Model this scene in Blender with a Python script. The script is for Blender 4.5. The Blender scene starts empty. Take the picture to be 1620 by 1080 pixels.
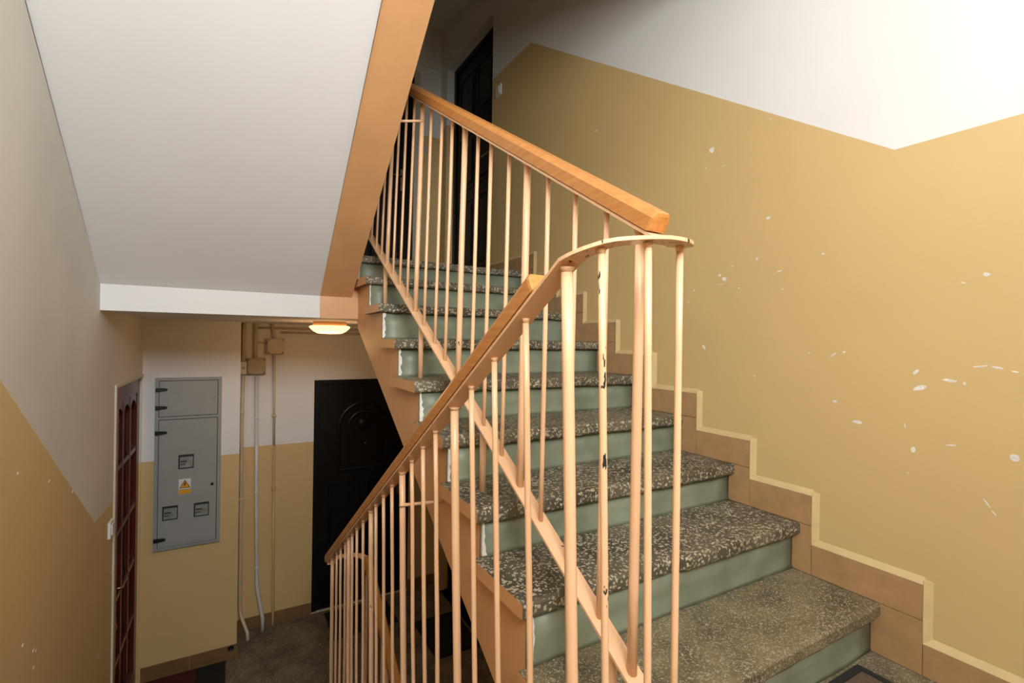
import bpy, bmesh, math, random
from mathutils import Vector, Matrix
rnd = random.Random(7)
S = bpy.context.scene
COL = S.collection

# ------------------------------------------------------------------ camera, world, light, exposure
FPX, YAW, ROLL = 766.95, 0.5258, 0.0148
cam_d = bpy.data.cameras.new('camera'); cam = bpy.data.objects.new('camera', cam_d); COL.objects.link(cam)
cam_d.sensor_width = 36.0; cam_d.lens = FPX * 36.0 / 1620.0; cam_d.clip_start = 0.02
c_, s_ = math.cos(YAW), math.sin(YAW)
fw = Vector((s_, c_, 0)); rt = Vector((c_, -s_, 0)); up = Vector((0, 0, 1))
rt2 = rt * math.cos(ROLL) + up * math.sin(ROLL); up2 = up * math.cos(ROLL) - rt * math.sin(ROLL)
cam.matrix_world = Matrix(((rt2.x, up2.x, -fw.x, -1.7627), (rt2.y, up2.y, -fw.y, -0.7054), (rt2.z, up2.z, -fw.z, 0.9537), (0, 0, 0, 1)))
S.camera = cam

world = bpy.data.worlds.new('sky'); S.world = world; world.use_nodes = True
bg = world.node_tree.nodes['Background']; bg.inputs['Color'].default_value = (0.80, 0.90, 1.0, 1); bg.inputs['Strength'].default_value = 2.0

def area(name, loc, rot, sx, sy, power, col):
    d = bpy.data.lights.new(name, 'AREA'); d.shape = 'RECTANGLE'; d.size = sx; d.size_y = sy; d.energy = power; d.color = col
    o = bpy.data.objects.new(name, d); COL.objects.link(o); o.location = loc; o.rotation_euler = rot
    return o
# daylight entering by the stair window behind the camera
area('window_daylight', (-1.66, -1.62, 2.08), (math.radians(87), 0, 0), 0.94, 0.76, 45, (0.94, 0.975, 1.0))

S.view_settings.view_transform = 'Standard'; S.view_settings.look = 'None'
S.view_settings.exposure = 0.60; S.view_settings.gamma = 1.0; S.view_settings.use_curve_mapping = False
S.cycles.max_bounces = 10; S.cycles.diffuse_bounces = 6

# ------------------------------------------------------------------ materials
def srgb(r, g, b):
    f = lambda v: (v/255/12.92) if v/255 <= 0.04045 else ((v/255+0.055)/1.055)**2.4
    return (f(r), f(g), f(b), 1)
def mat(name, col, rough=0.5, metal=0.0, var=0.06, scale=6.0, bump=0.0, bscale=60.0, spec=0.5, coat=0.0):
    m = bpy.data.materials.new(name); m.use_nodes = True
    nt = m.node_tree; N = nt.nodes; L = nt.links; b = N['Principled BSDF']
    b.inputs['Roughness'].default_value = rough; b.inputs['Metallic'].default_value = metal
    b.inputs['Specular IOR Level'].default_value = spec
    if coat: b.inputs['Coat Weight'].default_value = coat; b.inputs['Coat Roughness'].default_value = 0.2
    tc = N.new('ShaderNodeTexCoord')
    if var:
        n = N.new('ShaderNodeTexNoise'); n.inputs['Scale'].default_value = scale; n.inputs['Detail'].default_value = 5
        L.new(tc.outputs['Object'], n.inputs['Vector'])
        r = N.new('ShaderNodeValToRGB'); r.color_ramp.elements[0].position = 0.3; r.color_ramp.elements[1].position = 0.7
        r.color_ramp.elements[0].color = tuple(max(0, c*(1-var)) for c in col[:3]) + (1,)
        r.color_ramp.elements[1].color = tuple(min(1, c*(1+var)) for c in col[:3]) + (1,)
        L.new(n.outputs['Fac'], r.inputs['Fac']); L.new(r.outputs['Color'], b.inputs['Base Color'])
    else:
        b.inputs['Base Color'].default_value = col
    if bump:
        n2 = N.new('ShaderNodeTexNoise'); n2.inputs['Scale'].default_value = bscale; n2.inputs['Detail'].default_value = 4
        L.new(tc.outputs['Object'], n2.inputs['Vector'])
        bp = N.new('ShaderNodeBump'); bp.inputs['Strength'].default_value = bump; bp.inputs['Distance'].default_value = 0.004
        L.new(n2.outputs['Fac'], bp.inputs['Height']); L.new(bp.outputs['Normal'], b.inputs['Normal'])
    return m
def chipped(name, col, under, rough, scale, thr, stretch=(1, 1, 1), var=0.03, bump=0.05):
    """paint that has come off in small spots"""
    m = mat(name, col, rough, var=var, scale=5, bump=bump, bscale=45)
    nt = m.node_tree; N = nt.nodes; L = nt.links; b = N['Principled BSDF']
    src = b.inputs['Base Color'].links[0].from_socket
    tc = N.new('ShaderNodeTexCoord'); mp = N.new('ShaderNodeMapping'); mp.inputs['Scale'].default_value = stretch
    L.new(tc.outputs['Object'], mp.inputs['Vector'])
    n = N.new('ShaderNodeTexNoise'); n.inputs['Scale'].default_value = scale; n.inputs['Detail'].default_value = 3
    L.new(mp.outputs['Vector'], n.inputs['Vector'])
    r = N.new('ShaderNodeValToRGB'); r.color_ramp.elements[0].position = thr; r.color_ramp.elements[1].position = thr + 0.012
    L.new(n.outputs['Fac'], r.inputs['Fac'])
    mx = N.new('ShaderNodeMixRGB'); mx.inputs['Color2'].default_value = under
    L.new(r.outputs['Color'], mx.inputs['Fac']); L.new(src, mx.inputs['Color1']); L.new(mx.outputs['Color'], b.inputs['Base Color'])
    return m
def terrazzo(name, base, chip, scale, cut, dirt=0.4):
    m = bpy.data.materials.new(name); m.use_nodes = True
    nt = m.node_tree; N = nt.nodes; L = nt.links; b = N['Principled BSDF']; b.inputs['Roughness'].default_value = 0.55
    tc = N.new('ShaderNodeTexCoord')
    v = N.new('ShaderNodeTexVoronoi'); v.inputs['Scale'].default_value = scale; v.inputs['Randomness'].default_value = 1
    nz = N.new('ShaderNodeTexNoise'); nz.inputs['Scale'].default_value = scale*0.8; nz.inputs['Detail'].default_value = 2
    ad = N.new('ShaderNodeMixRGB'); ad.blend_type = 'LINEAR_LIGHT'; ad.inputs['Fac'].default_value = 0.006
    L.new(tc.outputs['Object'], ad.inputs['Color1']); L.new(nz.outputs['Color'], ad.inputs['Color2']); L.new(tc.outputs['Object'], nz.inputs['Vector'])
    L.new(ad.outputs['Color'], v.inputs['Vector'])
    sep = N.new('ShaderNodeSeparateColor'); L.new(v.outputs['Color'], sep.inputs['Color'])
    # only some of the cells hold a pale chip, each of its own size
    mul = N.new('ShaderNodeMath'); mul.operation = 'MULTIPLY'; mul.inputs[1].default_value = cut; L.new(sep.outputs['Red'], mul.inputs[0])
    lt = N.new('ShaderNodeMath'); lt.operation = 'LESS_THAN'; L.new(v.outputs['Distance'], lt.inputs[0]); L.new(mul.outputs[0], lt.inputs[1])
    big = N.new('ShaderNodeTexNoise'); big.inputs['Scale'].default_value = 7; big.inputs['Detail'].default_value = 5; L.new(tc.outputs['Object'], big.inputs['Vector'])
    rb = N.new('ShaderNodeValToRGB'); rb.color_ramp.elements[0].position = 0.35; rb.color_ramp.elements[1].position = 0.65
    rb.color_ramp.elements[0].color = tuple(c*(1-dirt) for c in base[:3]) + (1,); rb.color_ramp.elements[1].color = tuple(c*(1+dirt) for c in base[:3]) + (1,)
    L.new(big.outputs['Fac'], rb.inputs['Fac'])
    mc = N.new('ShaderNodeMixRGB'); mc.inputs['Color1'].default_value = tuple(c*0.62 for c in chip[:3]) + (1,); mc.inputs['Color2'].default_value = chip
    L.new(sep.outputs['Green'], mc.inputs['Fac'])
    mx = N.new('ShaderNodeMixRGB'); L.new(lt.outputs[0], mx.inputs['Fac']); L.new(rb.outputs['Color'], mx.inputs['Color1']); L.new(mc.outputs['Color'], mx.inputs['Color2'])
    L.new(mx.outputs['Color'], b.inputs['Base Color'])
    bp = N.new('ShaderNodeBump'); bp.inputs['Strength'].default_value = 0.3; bp.inputs['Distance'].default_value = 0.003
    L.new(nz.outputs['Fac'], bp.inputs['Height']); L.new(bp.outputs['Normal'], b.inputs['Normal'])
    return m
def wood(name, dark, light):
    m = bpy.data.materials.new(name); m.use_nodes = True
    nt = m.node_tree; N = nt.nodes; L = nt.links; b = N['Principled BSDF']; b.inputs['Roughness'].default_value = 0.34
    tc = N.new('ShaderNodeTexCoord'); mp = N.new('ShaderNodeMapping'); mp.inputs['Rotation'].default_value = (math.radians(-31), 0, 0); mp.inputs['Scale'].default_value = (26, 1.6, 26)
    n = N.new('ShaderNodeTexNoise'); n.inputs['Scale'].default_value = 4; n.inputs['Detail'].default_value = 6
    L.new(tc.outputs['Object'], mp.inputs['Vector']); L.new(mp.outputs['Vector'], n.inputs['Vector'])
    r = N.new('ShaderNodeValToRGB'); r.color_ramp.elements[0].position = 0.3; r.color_ramp.elements[1].position = 0.72
    r.color_ramp.elements[0].color = dark; r.color_ramp.elements[1].color = light
    L.new(n.outputs['Fac'], r.inputs['Fac']); L.new(r.outputs['Color'], b.inputs['Base Color'])
    return m

M = {}
M['white'] = mat('white_wall_paint', (0.80, 0.79, 0.77, 1), 0.75, var=0.03, scale=1.5, bump=0.12, bscale=90)
M['soffit'] = mat('white_soffit_paint', (0.78, 0.78, 0.78, 1), 0.85, var=0.02, scale=1.5, bump=0.06, bscale=60)
M['yellow'] = mat('ochre_oil_paint', (0.655, 0.468, 0.205, 1), 0.55, var=0.05, scale=1.2, bump=0.10, bscale=25, spec=0.8)
M['fillet'] = mat('ochre_paint_on_fillet', (0.67, 0.50, 0.25, 1), 0.4, var=0.06, scale=14, bump=0.25, bscale=70)
M['peach'] = chipped('peach_enamel', (0.80, 0.495, 0.285, 1), (0.03, 0.035, 0.03, 1), 0.28, 55, 0.75, (1, 1, 0.45))
M['peach_chip'] = chipped('chipped_peach_enamel', (0.80, 0.495, 0.285, 1), (0.02, 0.025, 0.025, 1), 0.28, 70, 0.64, (1, 1, 0.35))
M['peach_wall'] = mat('peach_paint_on_concrete', (0.69, 0.375, 0.17, 1), 0.45, var=0.06, scale=6, bump=0.2, bscale=30)
M['green'] = mat('green_riser_paint', (0.215, 0.245, 0.170, 1), 0.45, var=0.24, scale=7, bump=0.3, bscale=22)
M['plaster'] = mat('bare_plaster', (0.75, 0.72, 0.66, 1), 0.9, var=0.15, scale=40, bump=0.6, bscale=80)
M['tread'] = terrazzo('tread_terrazzo', (0.10, 0.084, 0.054, 1), (0.50, 0.45, 0.33, 1), 112, 0.66)
M['tread_fine'] = terrazzo('fine_terrazzo', (0.15, 0.118, 0.062, 1), (0.42, 0.38, 0.28, 1), 210, 0.62, 0.35)
M['floor'] = terrazzo('floor_terrazzo', (0.14, 0.11, 0.07, 1), (0.36, 0.31, 0.22, 1), 75, 0.42, 0.35)
M['tile'] = mat('beige_tile', (0.44, 0.265, 0.125, 1), 0.38, var=0.10, scale=18, bump=0.05)
M['skirt'] = mat('brown_skirting_tile', (0.21, 0.115, 0.045, 1), 0.45, var=0.1, scale=10)
M['wood'] = wood('varnished_wood', (0.46, 0.18, 0.04, 1), (0.60, 0.27, 0.075, 1))
M['black'] = mat('black_door_lacquer', (0.007, 0.006, 0.005, 1), 0.38, var=0.2, scale=12, bump=0.08, bscale=120, spec=0.25)
M['redwood'] = mat('dark_red_varnish', (0.085, 0.010, 0.006, 1), 0.3, var=0.25, scale=14)
M['redlit'] = mat('lit_red_varnish', (0.26, 0.030, 0.012, 1), 0.35, var=0.15, scale=14)  # brighter copy of the door red: light on the jamb edge put into colour
M['pane'] = mat('dim_door_glass', (0.05, 0.028, 0.024, 1), 0.12, var=0.15, scale=5, spec=0.5)
M['cream'] = mat('cream_trim_paint', (0.62, 0.57, 0.44, 1), 0.45, var=0.05)
M['grey'] = mat('grey_powder_coat', (0.33, 0.34, 0.32, 1), 0.45, var=0.04, scale=5)
M['dark'] = mat('dark_gap', (0.02, 0.02, 0.02, 1), 0.6, var=0)
M['hinge'] = mat('black_plastic', (0.008, 0.008, 0.008, 1), 0.4, var=0)
M['meter'] = mat('meter_face', (0.26, 0.28, 0.25, 1), 0.25, var=0.2, scale=30)
M['meterdark'] = mat('meter_print', (0.06, 0.05, 0.04, 1), 0.4, var=0)
M['stickerwhite'] = mat('sticker_white', (0.75, 0.74, 0.72, 1), 0.5, var=0)
M['stickeryellow'] = mat('sticker_yellow', (0.80, 0.38, 0.02, 1), 0.5, var=0)
M['pipe'] = mat('cream_pipe_paint', (0.62, 0.53, 0.36, 1), 0.4, var=0.08, scale=8)
M['pipewhite'] = mat('white_pipe', (0.66, 0.65, 0.61, 1), 0.4, var=0.05)
M['pipeyellow'] = mat('ochre_pipe_paint', (0.52, 0.37, 0.17, 1), 0.4, var=0.06)
M['box'] = mat('aged_box_plastic', (0.42, 0.31, 0.17, 1), 0.5, var=0.1, scale=20)
M['boxlight'] = mat('pale_box_plastic', (0.60, 0.52, 0.40, 1), 0.5, var=0.06, scale=20)
M['matblack'] = mat('black_mat_pile', (0.006, 0.006, 0.006, 1), 0.95, var=0.3, scale=200, bump=0.8, bscale=300)
M['matred'] = mat('dark_red_mat_pile', (0.06, 0.004, 0.003, 1), 0.95, var=0.3, scale=150, bump=0.8, bscale=300)
M['matbrown'] = mat('brown_mat_pile', (0.13, 0.085, 0.055, 1), 0.95, var=0.3, scale=150, bump=0.8, bscale=300)
M['brass'] = mat('worn_brass', (0.38, 0.29, 0.17, 1), 0.38, 1.0, var=0.1)
M['switch'] = mat('white_switch_plastic', (0.72, 0.72, 0.66, 1), 0.35, var=0)
M['lampring'] = mat('lamp_base_plastic', (0.70, 0.36, 0.14, 1), 0.4, var=0)
def emitter(name, col, strength):
    m = bpy.data.materials.new(name); m.use_nodes = True; nt = m.node_tree; b = nt.nodes['Principled BSDF']
    b.inputs['Base Color'].default_value = (0.85, 0.75, 0.6, 1); b.inputs['Roughness'].default_value = 0.3
    b.inputs['Emission Color'].default_value = col; b.inputs['Emission Strength'].default_value = strength
    return m
M['lampglass'] = emitter('lit_opal_glass', (1.0, 0.60, 0.27, 1), 1.45)
def window_glass():
    m = bpy.data.materials.new('window_glass'); m.use_nodes = True; nt = m.node_tree; N = nt.nodes; L = nt.links
    for n in list(N):
        if n.type != 'OUTPUT_MATERIAL': N.remove(n)
    t = N.new('ShaderNodeBsdfTransparent'); g = N.new('ShaderNodeBsdfGlossy'); g.inputs['Roughness'].default_value = 0.02
    fr = N.new('ShaderNodeFresnel'); fr.inputs['IOR'].default_value = 1.45; mx = N.new('ShaderNodeMixShader')
    L.new(fr.outputs[0], mx.inputs[0]); L.new(t.outputs[0], mx.inputs[1]); L.new(g.outputs[0], mx.inputs[2])
    out = [n for n in N if n.type == 'OUTPUT_MATERIAL'][0]; L.new(mx.outputs[0], out.inputs[0])
    return m
M['glass'] = window_glass()

# ------------------------------------------------------------------ mesh helpers
class MB:
    def __init__(s): s.bm = bmesh.new(); s.mats = []
    def mi(s, m):
        if m not in s.mats: s.mats.append(m)
        return s.mats.index(m)
    def face(s, pts, m):
        f = s.bm.faces.new([s.bm.verts.new(p) for p in pts]); f.material_index = s.mi(m); return f
    def hexa(s, a, b, m):
        """a, b: two quads (lists of 4 points) facing each other"""
        va = [s.bm.verts.new(p) for p in a]; vb = [s.bm.verts.new(p) for p in b]; i = s.mi(m)
        n = len(va)
        fs = [s.bm.faces.new(va[::-1]), s.bm.faces.new(vb)]
        for k in range(n): fs.append(s.bm.faces.new([va[k], va[(k+1) % n], vb[(k+1) % n], vb[k]]))
        for f in fs: f.material_index = i
        return fs
    def box(s, x0, x1, y0, y1, z0, z1, m, bev=0.0):
        a = [(x0, y0, z0), (x1, y0, z0), (x1, y1, z0), (x0, y1, z0)]; b = [(p[0], p[1], z1) for p in a]
        fs = s.hexa(a, b, m)
        if bev:
            es = set(e for f in fs for e in f.edges)
            bmesh.ops.bevel(s.bm, geom=list(es), offset=bev, segments=2, affect='EDGES', profile=0.7)
        return s
    def prism_x(s, yz, x0, x1, m):
        return s.hexa([(x0, y, z) for y, z in yz], [(x1, y, z) for y, z in yz], m)
    def prism_y(s, xz, y0, y1, m):
        return s.hexa([(x, y0, z) for x, z in xz], [(x, y1, z) for x, z in xz], m)
    def sweep(s, pts, prof, m, upv=(0, 0, 1), caps=True, side=None):
        """prof: list of (u, v): u along the sideways axis, v along the up axis"""
        pts = [Vector(p) for p in pts]; rings = []; i = s.mi(m); n = len(prof)
        for k, p in enumerate(pts):
            t = (pts[min(k+1, len(pts)-1)] - pts[max(k-1, 0)]).normalized()
            if side: sd = Vector(side[k]) if isinstance(side, list) else Vector(side)
            else: sd = t.cross(Vector(upv)).normalized()
            u2 = sd.cross(t).normalized()
            if u2.dot(Vector(upv)) < -1e-6: u2 = -u2
            rings.append([s.bm.verts.new(p + sd*u + u2*v) for u, v in prof])
        fs = []
        for a, b in zip(rings, rings[1:]):
            for k in range(n): fs.append(s.bm.faces.new([a[k], a[(k+1) % n], b[(k+1) % n], b[k]]))
        if caps: fs += [s.bm.faces.new(rings[0][::-1]), s.bm.faces.new(rings[-1])]
        for f in fs: f.material_index = i
        return fs
    def tube(s, pts, r, m, n=12, upv=None):
        d = Vector(pts[-1]) - Vector(pts[0])
        if upv is None: upv = (1, 0, 0) if abs(d.normalized().x) < 0.9 else (0, 0, 1)
        fs = s.sweep(pts, [(r*math.cos(2*math.pi*k/n), r*math.sin(2*math.pi*k/n)) for k in range(n)], m, upv)
        for f in fs[:-2]: f.smooth = True
        return fs
    def lathe(s, c, prof, m, n=40, axis='z'):
        c = Vector(c); i = s.mi(m); rings = []
        def P(r, h, a):
            x, y = r*math.cos(a), r*math.sin(a)
            return c + (Vector((x, y, h)) if axis == 'z' else Vector((x, h, y)) if axis == 'y' else Vector((h, x, y)))
        for r, h in prof: rings.append([s.bm.verts.new(P(max(r, 1e-4), h, 2*math.pi*k/n)) for k in range(n)])
        for a, b in zip(rings, rings[1:]):
            for k in range(n):
                f = s.bm.faces.new([a[k], a[(k+1) % n], b[(k+1) % n], b[k]]); f.material_index = i; f.smooth = True
        for r_, rev in ((rings[0], True), (rings[-1], False)):
            f = s.bm.faces.new(r_[::-1] if rev else r_); f.material_index = i
        return s
    def build(s, name, parent=None, origin=None, fix=True):
        if fix: bmesh.ops.recalc_face_normals(s.bm, faces=s.bm.faces[:])
        me = bpy.data.meshes.new(name); 
        if origin is not None: bmesh.ops.translate(s.bm, vec=-Vector(origin), verts=s.bm.verts[:])
        s.bm.to_mesh(me); s.bm.free()
        for m in s.mats: me.materials.append(M[m])
        o = bpy.data.objects.new(name, me); COL.objects.link(o)
        if origin is not None: o.location = origin
        if parent: 
            o.parent = parent
            o.location = Vector(o.location) - Vector(parent.get('base', (0, 0, 0)))
        return o
def thing(name, loc, label, cat, group=None):
    o = bpy.data.objects.new(name, None); COL.objects.link(o); o.location = loc; o['base'] = tuple(loc)
    o['label'] = label; o['category'] = cat
    if group: o['group'] = group
    return o
def tag(o, label, cat, group=None):
    o['label'] = label; o['category'] = cat
    if group: o['group'] = group
    return o
def struct(o): o['kind'] = 'structure'; return o
def copy_tree(o, dz, parent=None):
    c = o.copy(); COL.objects.link(c)
    if parent: c.parent = parent
    else: c.location.z += dz; c['base'] = tuple(c.location)
    for ch in list(o.children): copy_tree(ch, 0, c)
    return c

# ------------------------------------------------------------------ dimensions (metres); right wall x = 0, stairs run along +y
XL, XR = -2.285, 0.0
YB, YBLK, YF = 3.80, 3.46, -1.65
H, D = 0.16, 0.2676
FLOOR, UPPER = -1.44, 1.44
CEIL = 1.072
XST = -1.125          # stringer face of the right flight
DY = [0, .012, -.006, -.015, -.021, -.001, .011, .012, .008, 0.004]
DZ = [0, -.001, .008, -.004, -.005, -.006, -.002, .007, .008, 0.0]
nose = lambda k: (k-1)*D + DY[k]
trz = lambda k: k*H + DZ[k]

# ------------------------------------------------------------------ walls with the two-tone paint
def wall(name, cols, place, m_hi='white', m_lo='yellow'):
    """cols: (u0, u1, [(z00, z01, z10, z11, material), ...]); place(u, z, depth) gives the point"""
    b = MB()
    for u0, u1, strips in cols:
        for (a0, a1, t0, t1, m) in strips:
            q = [(u0, a0), (u1, a1), (u1, t1), (u0, t0)]
            b.hexa([place(u, z, 0) for u, z in q], [place(u, z, 1) for u, z in q], m)
    return struct(b.build(name))
ZT, ZB = 3.95, -2.95
P0, P1, P2 = 1.562, 3.015, 0.085      # paint line: half landing, upper landing, lower landing
RX0, RX1, RZ = 2.70, 3.64, 3.545      # recess in the right wall, upper landing
LZ = RZ - 2.88
T = 0.14
pr_ = lambda u, z, d: (0.0 if d == 0 else T, u, z)
ZM = UPPER - 0.02
wall_right = wall('wall_right', [
    (YF, 0.0, [(ZB, ZB, P0, P0, 'yellow'), (P0, P0, ZT, ZT, 'white')]),
    (0.0, 2.133, [(ZB, ZB, P0-2.88, P2, 'yellow'), (P0-2.88, P2, -0.02, 1.4, 'white'), (-0.02, 1.4, P0, P1, 'yellow'), (P0, P1, ZT, ZT, 'white')]),
    (2.133, RX0, [(ZB, ZB, P2, P2, 'yellow'), (P2, P2, ZM, ZM, 'white'), (ZM, ZM, P1, P1, 'yellow'), (P1, P1, ZT, ZT, 'white')]),
    (RX0, RX1, [(ZB, ZB, FLOOR, FLOOR, 'yellow'), (LZ, LZ, UPPER, UPPER, 'white'), (RZ, RZ, ZT, ZT, 'white')]),
    (RX1, YB+T, [(ZB, ZB, P2, P2, 'yellow'), (P2, P2, ZM, ZM, 'white'), (ZM, ZM, P1, P1, 'yellow'), (P1, P1, ZT, ZT, 'white')]),
], pr_)
DL0, DL1, DLZ = 2.565, 3.445, 0.675    # red door hole, left wall
pl_ = lambda u, z, d: (XL if d == 0 else XL - T, u, z)
M['white_soot'] = mat('white_paint_with_soot', (0.70, 0.665, 0.60, 1), 0.75, var=0.13, scale=0.9, bump=0.15, bscale=60)
wall_left = wall('wall_left', [
    (YF, 0.0, [(ZB, ZB, P0, P0, 'yellow'), (P0, P0, ZT, ZT, 'white_soot')]),
    (0.0, 2.14, [(ZB, ZB, P0, 0.105, 'yellow'), (P0, 0.105, ZT, ZT, 'white_soot')]),
    (2.14, DL0, [(ZB, ZB, 0.105, 0.085, 'yellow'), (0.105, 0.085, ZT, ZT, 'white_soot')]),
    (DL0, DL1, [(ZB, ZB, FLOOR, FLOOR, 'yellow'), (DLZ, DLZ, ZT, ZT, 'white_soot')]),
    (DL1, YB+T, [(ZB, ZB, P2, P2, 'yellow'), (P2, P2, ZT, ZT, 'white_soot')]),
], pl_)
DB0, DB1, DBZ = -1.128, -0.27, 0.592   # black door hole, far wall
pb_ = lambda u, z, d: (u, YB if d == 0 else YB + T, z)
UB = UPPER
wall_back = wall('wall_back', [
    (XL-T, DB0, [(ZB, ZB, 0.065, 0.058, 'yellow'), (0.065, 0.058, ZM, ZM, 'white'), (ZM, ZM, 2.945, 2.938, 'yellow'), (2.945, 2.938, ZT, ZT, 'white')]),
    (DB0, DB1, [(ZB, ZB, FLOOR, FLOOR, 'yellow'), (DBZ, DBZ, UB, UB, 'white'), (DBZ+2.88, DBZ+2.88, ZT, ZT, 'white')]),
    (DB1, 0.0, [(ZB, ZB, 0.058, 0.058, 'yellow'), (0.058, 0.058, ZM, ZM, 'white'), (ZM, ZM, 2.938, 2.938, 'yellow'), (2.938, 2.938, ZT, ZT, 'white')]),
], pb_)
# the boxed-out shaft that carries the meter cabinet, lower and upper landing
b = MB()
BX = -1.695
for dz in (0, 2.88):
    b.box(XL, BX, YBLK, YB, FLOOR+dz, 0.083+dz, 'yellow'); b.box(XL, BX, YBLK, YB, 0.083+dz, (CEIL if dz == 0 else ZT), 'white')
struct(b.build('wall_shaft'))
# window wall behind the camera
WX0, WX1, WZ0, WZ1 = -2.17, -1.19, 1.66, 2.48
pf_ = lambda u, z, d: (u, YF if d == 0 else YF - 0.25, z)
wall('wall_front', [
    (XL-T, WX0, [(ZB, ZB, P0, P0, 'yellow'), (P0, P0, ZT, ZT, 'white')]),
    (WX0, WX1, [(ZB, ZB, WZ0, WZ0, 'yellow'), (WZ1, WZ1, ZT, ZT, 'white')]),
    (WX1, T, [(ZB, ZB, P0, P0, 'yellow'), (P0, P0, ZT, ZT, 'white')]),
], pf_)
b = MB()
for a, c in ((WX0, WX0+.06), (WX1-.06, WX1), ((WX0+WX1)/2-.04, (WX0+WX1)/2+.04)): b.box(a, c, YF-.16, YF-.10, WZ0, WZ1, 'cream')
for a, c in ((WZ0, WZ0+.06), (WZ1-.06, WZ1)): b.box(WX0+.06, WX1-.06, YF-.158, YF-.102, a, c, 'cream')
w = struct(b.build('window_1'))
for a, c in ((WX0+.06, (WX0+WX1)/2-.04), ((WX0+WX1)/2+.04, WX1-.06)):
    b = MB(); b.box(a, c, YF-.132, YF-.126, WZ0+.06, WZ1-.06, 'glass'); b.build('pane', w)

# ------------------------------------------------------------------ floors, ceilings, soffits
b = MB(); b.box(XL, XR+T, 2.16, YB+T, FLOOR-0.30, FLOOR, 'floor'); struct(b.build('floor'))
b = MB(); b.box(XL, -1.156, YF, 0.020, -0.24, 0.0, 'tread_fine'); b.box(-1.156, XR, YF, 0.0565, -0.24, 0.0, 'tread_fine'); struct(b.build('floor_half_landing'))
b = MB()
b.box(XL, XR, 2.19, YB, CEIL, 1.30, 'soffit'); struct(b.build('ceiling'))
b = MB()
b.box(-1.160, XR+T, 2.1915, YB+T, 1.30, UPPER, 'floor'); b.box(XL, -1.160, 2.19, YB+T, 1.30, UPPER, 'floor')
struct(b.build('floor_upper_landing'))
# face of the landing beam: white, its last stretch peach
b = MB()
b.box(XL, -1.334, 2.178, 2.19, CEIL-.002, 1.1927, 'soffit'); b.box(-1.334, XST-.0005, 2.178, 2.19, CEIL-.002, 1.1927, 'peach_wall'); b.box(-1.161, XST-.0005, 2.178, 2.19, 1.1927, 1.39, 'peach_wall')
struct(b.build('trim_1'))
b = MB(); b.box(XL, -1.162, YF, -0.051, 2.51, 2.88, 'soffit'); b.box(-1.1615, XR, YF, 0.42, 2.51, 2.88, 'soffit'); struct(b.build('ceiling_half_landing'))
b = MB(); b.box(XL-T, XR+T, YF-T, YB+T, ZT, ZT+0.1, 'soffit'); struct(b.build('ceiling_top'))
b = MB(); b.box(XL, XR, YF, YB, ZB-0.1, ZB, 'floor'); struct(b.build('floor_base'))

# ------------------------------------------------------------------ stair flights
def saw(n, y0, z0, sgn, yoff=0.03, zoff=-0.042):
    """top outline of the concrete under n treads, from the low end to the high end"""
    pts = []
    for k in range(1, n+1):
        y = y0 + sgn*((k-1)*D + yoff)
        pts.append((y, z0 + (k-1)*H + (zoff if k > 1 else 0))); pts.append((y, z0 + k*H + zoff))
    return pts
flight = thing('staircase', (-0.57, 0.0, 0.0), 'flight climbing beside the tiled ochre wall, terrazzo treads and green risers', 'stairs')
b = MB()
top = []
for k in range(1, 10):
    y = nose(k) + 0.045
    top.append((y, trz(k-1) - (0.041 if k > 1 else 0.0))); top.append((y, trz(k) - 0.041))
low = [(2.189, top[-1][1]), (2.189, 1.025), (0.46, 0.018), (0.06, -0.22)]
b.prism_x(top + low, XST, -0.0135, 'peach_wall')
b.build('stair_body', flight)
def tread_mesh(k, x0, x1, ydepth, worn=None):
    b = MB(); n = 26; th = 0.041; z1 = trz(k); z0 = z1 - th; y0 = nose(k); y1 = y0 + ydepth
    rg = random.Random(k*5+1); rows = []
    for i in range(n+1):
        x = x0 + (x1-x0)*i/n
        j = rg.uniform(-.0022, .0022); jz = rg.uniform(-.0012, .0008)
        if worn: 
            wj = worn(x); j += wj[0]; jz += wj[1]
        yf = y0 + j; e = 0.007
        rows.append([b.bm.verts.new((x, y1, z0)), b.bm.verts.new((x, yf+e*.6, z0+rg.uniform(-.002, .002))), b.bm.verts.new((x, yf, z0+e)), b.bm.verts.new((x, yf, z1-e+jz)),
                     b.bm.verts.new((x, yf+e*.4, z1-e*.3+jz)), b.bm.verts.new((x, yf+e+.004, z1)), b.bm.verts.new((x, y1, z1))])
    mi = b.mi('tread_fine' if k in (1, ) else 'tread')
    for a, c in zip(rows, rows[1:]):
        for q in range(7):
            f = b.bm.faces.new([a[q], a[(q+1) % 7], c[(q+1) % 7], c[q]]); f.material_index = mi
    pm = b.mi('peach_wall')
    f = b.bm.faces.new(rows[0][::-1]); f.material_index = pm
    f = b.bm.faces.new(rows[-1]); f.material_index = mi
    return b
worn = {2: lambda x: (0.013, -.001) if x < -0.60 else (0.0, 0.0),
        4: lambda x: (0.010, -.006) if x < -1.02 else (0, 0),
        3: lambda x: (0.004, -.004) if x < -1.03 else (0, 0),
        5: lambda x: (0.006, -.003) if x < -1.05 else (0, 0)}
for k in range(1, 9):
    dep = nose(k+1) + 0.031 - nose(k)
    tread_mesh(k, -1.154, -0.0135, dep, worn.get(k)).build('tread', flight)
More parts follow.
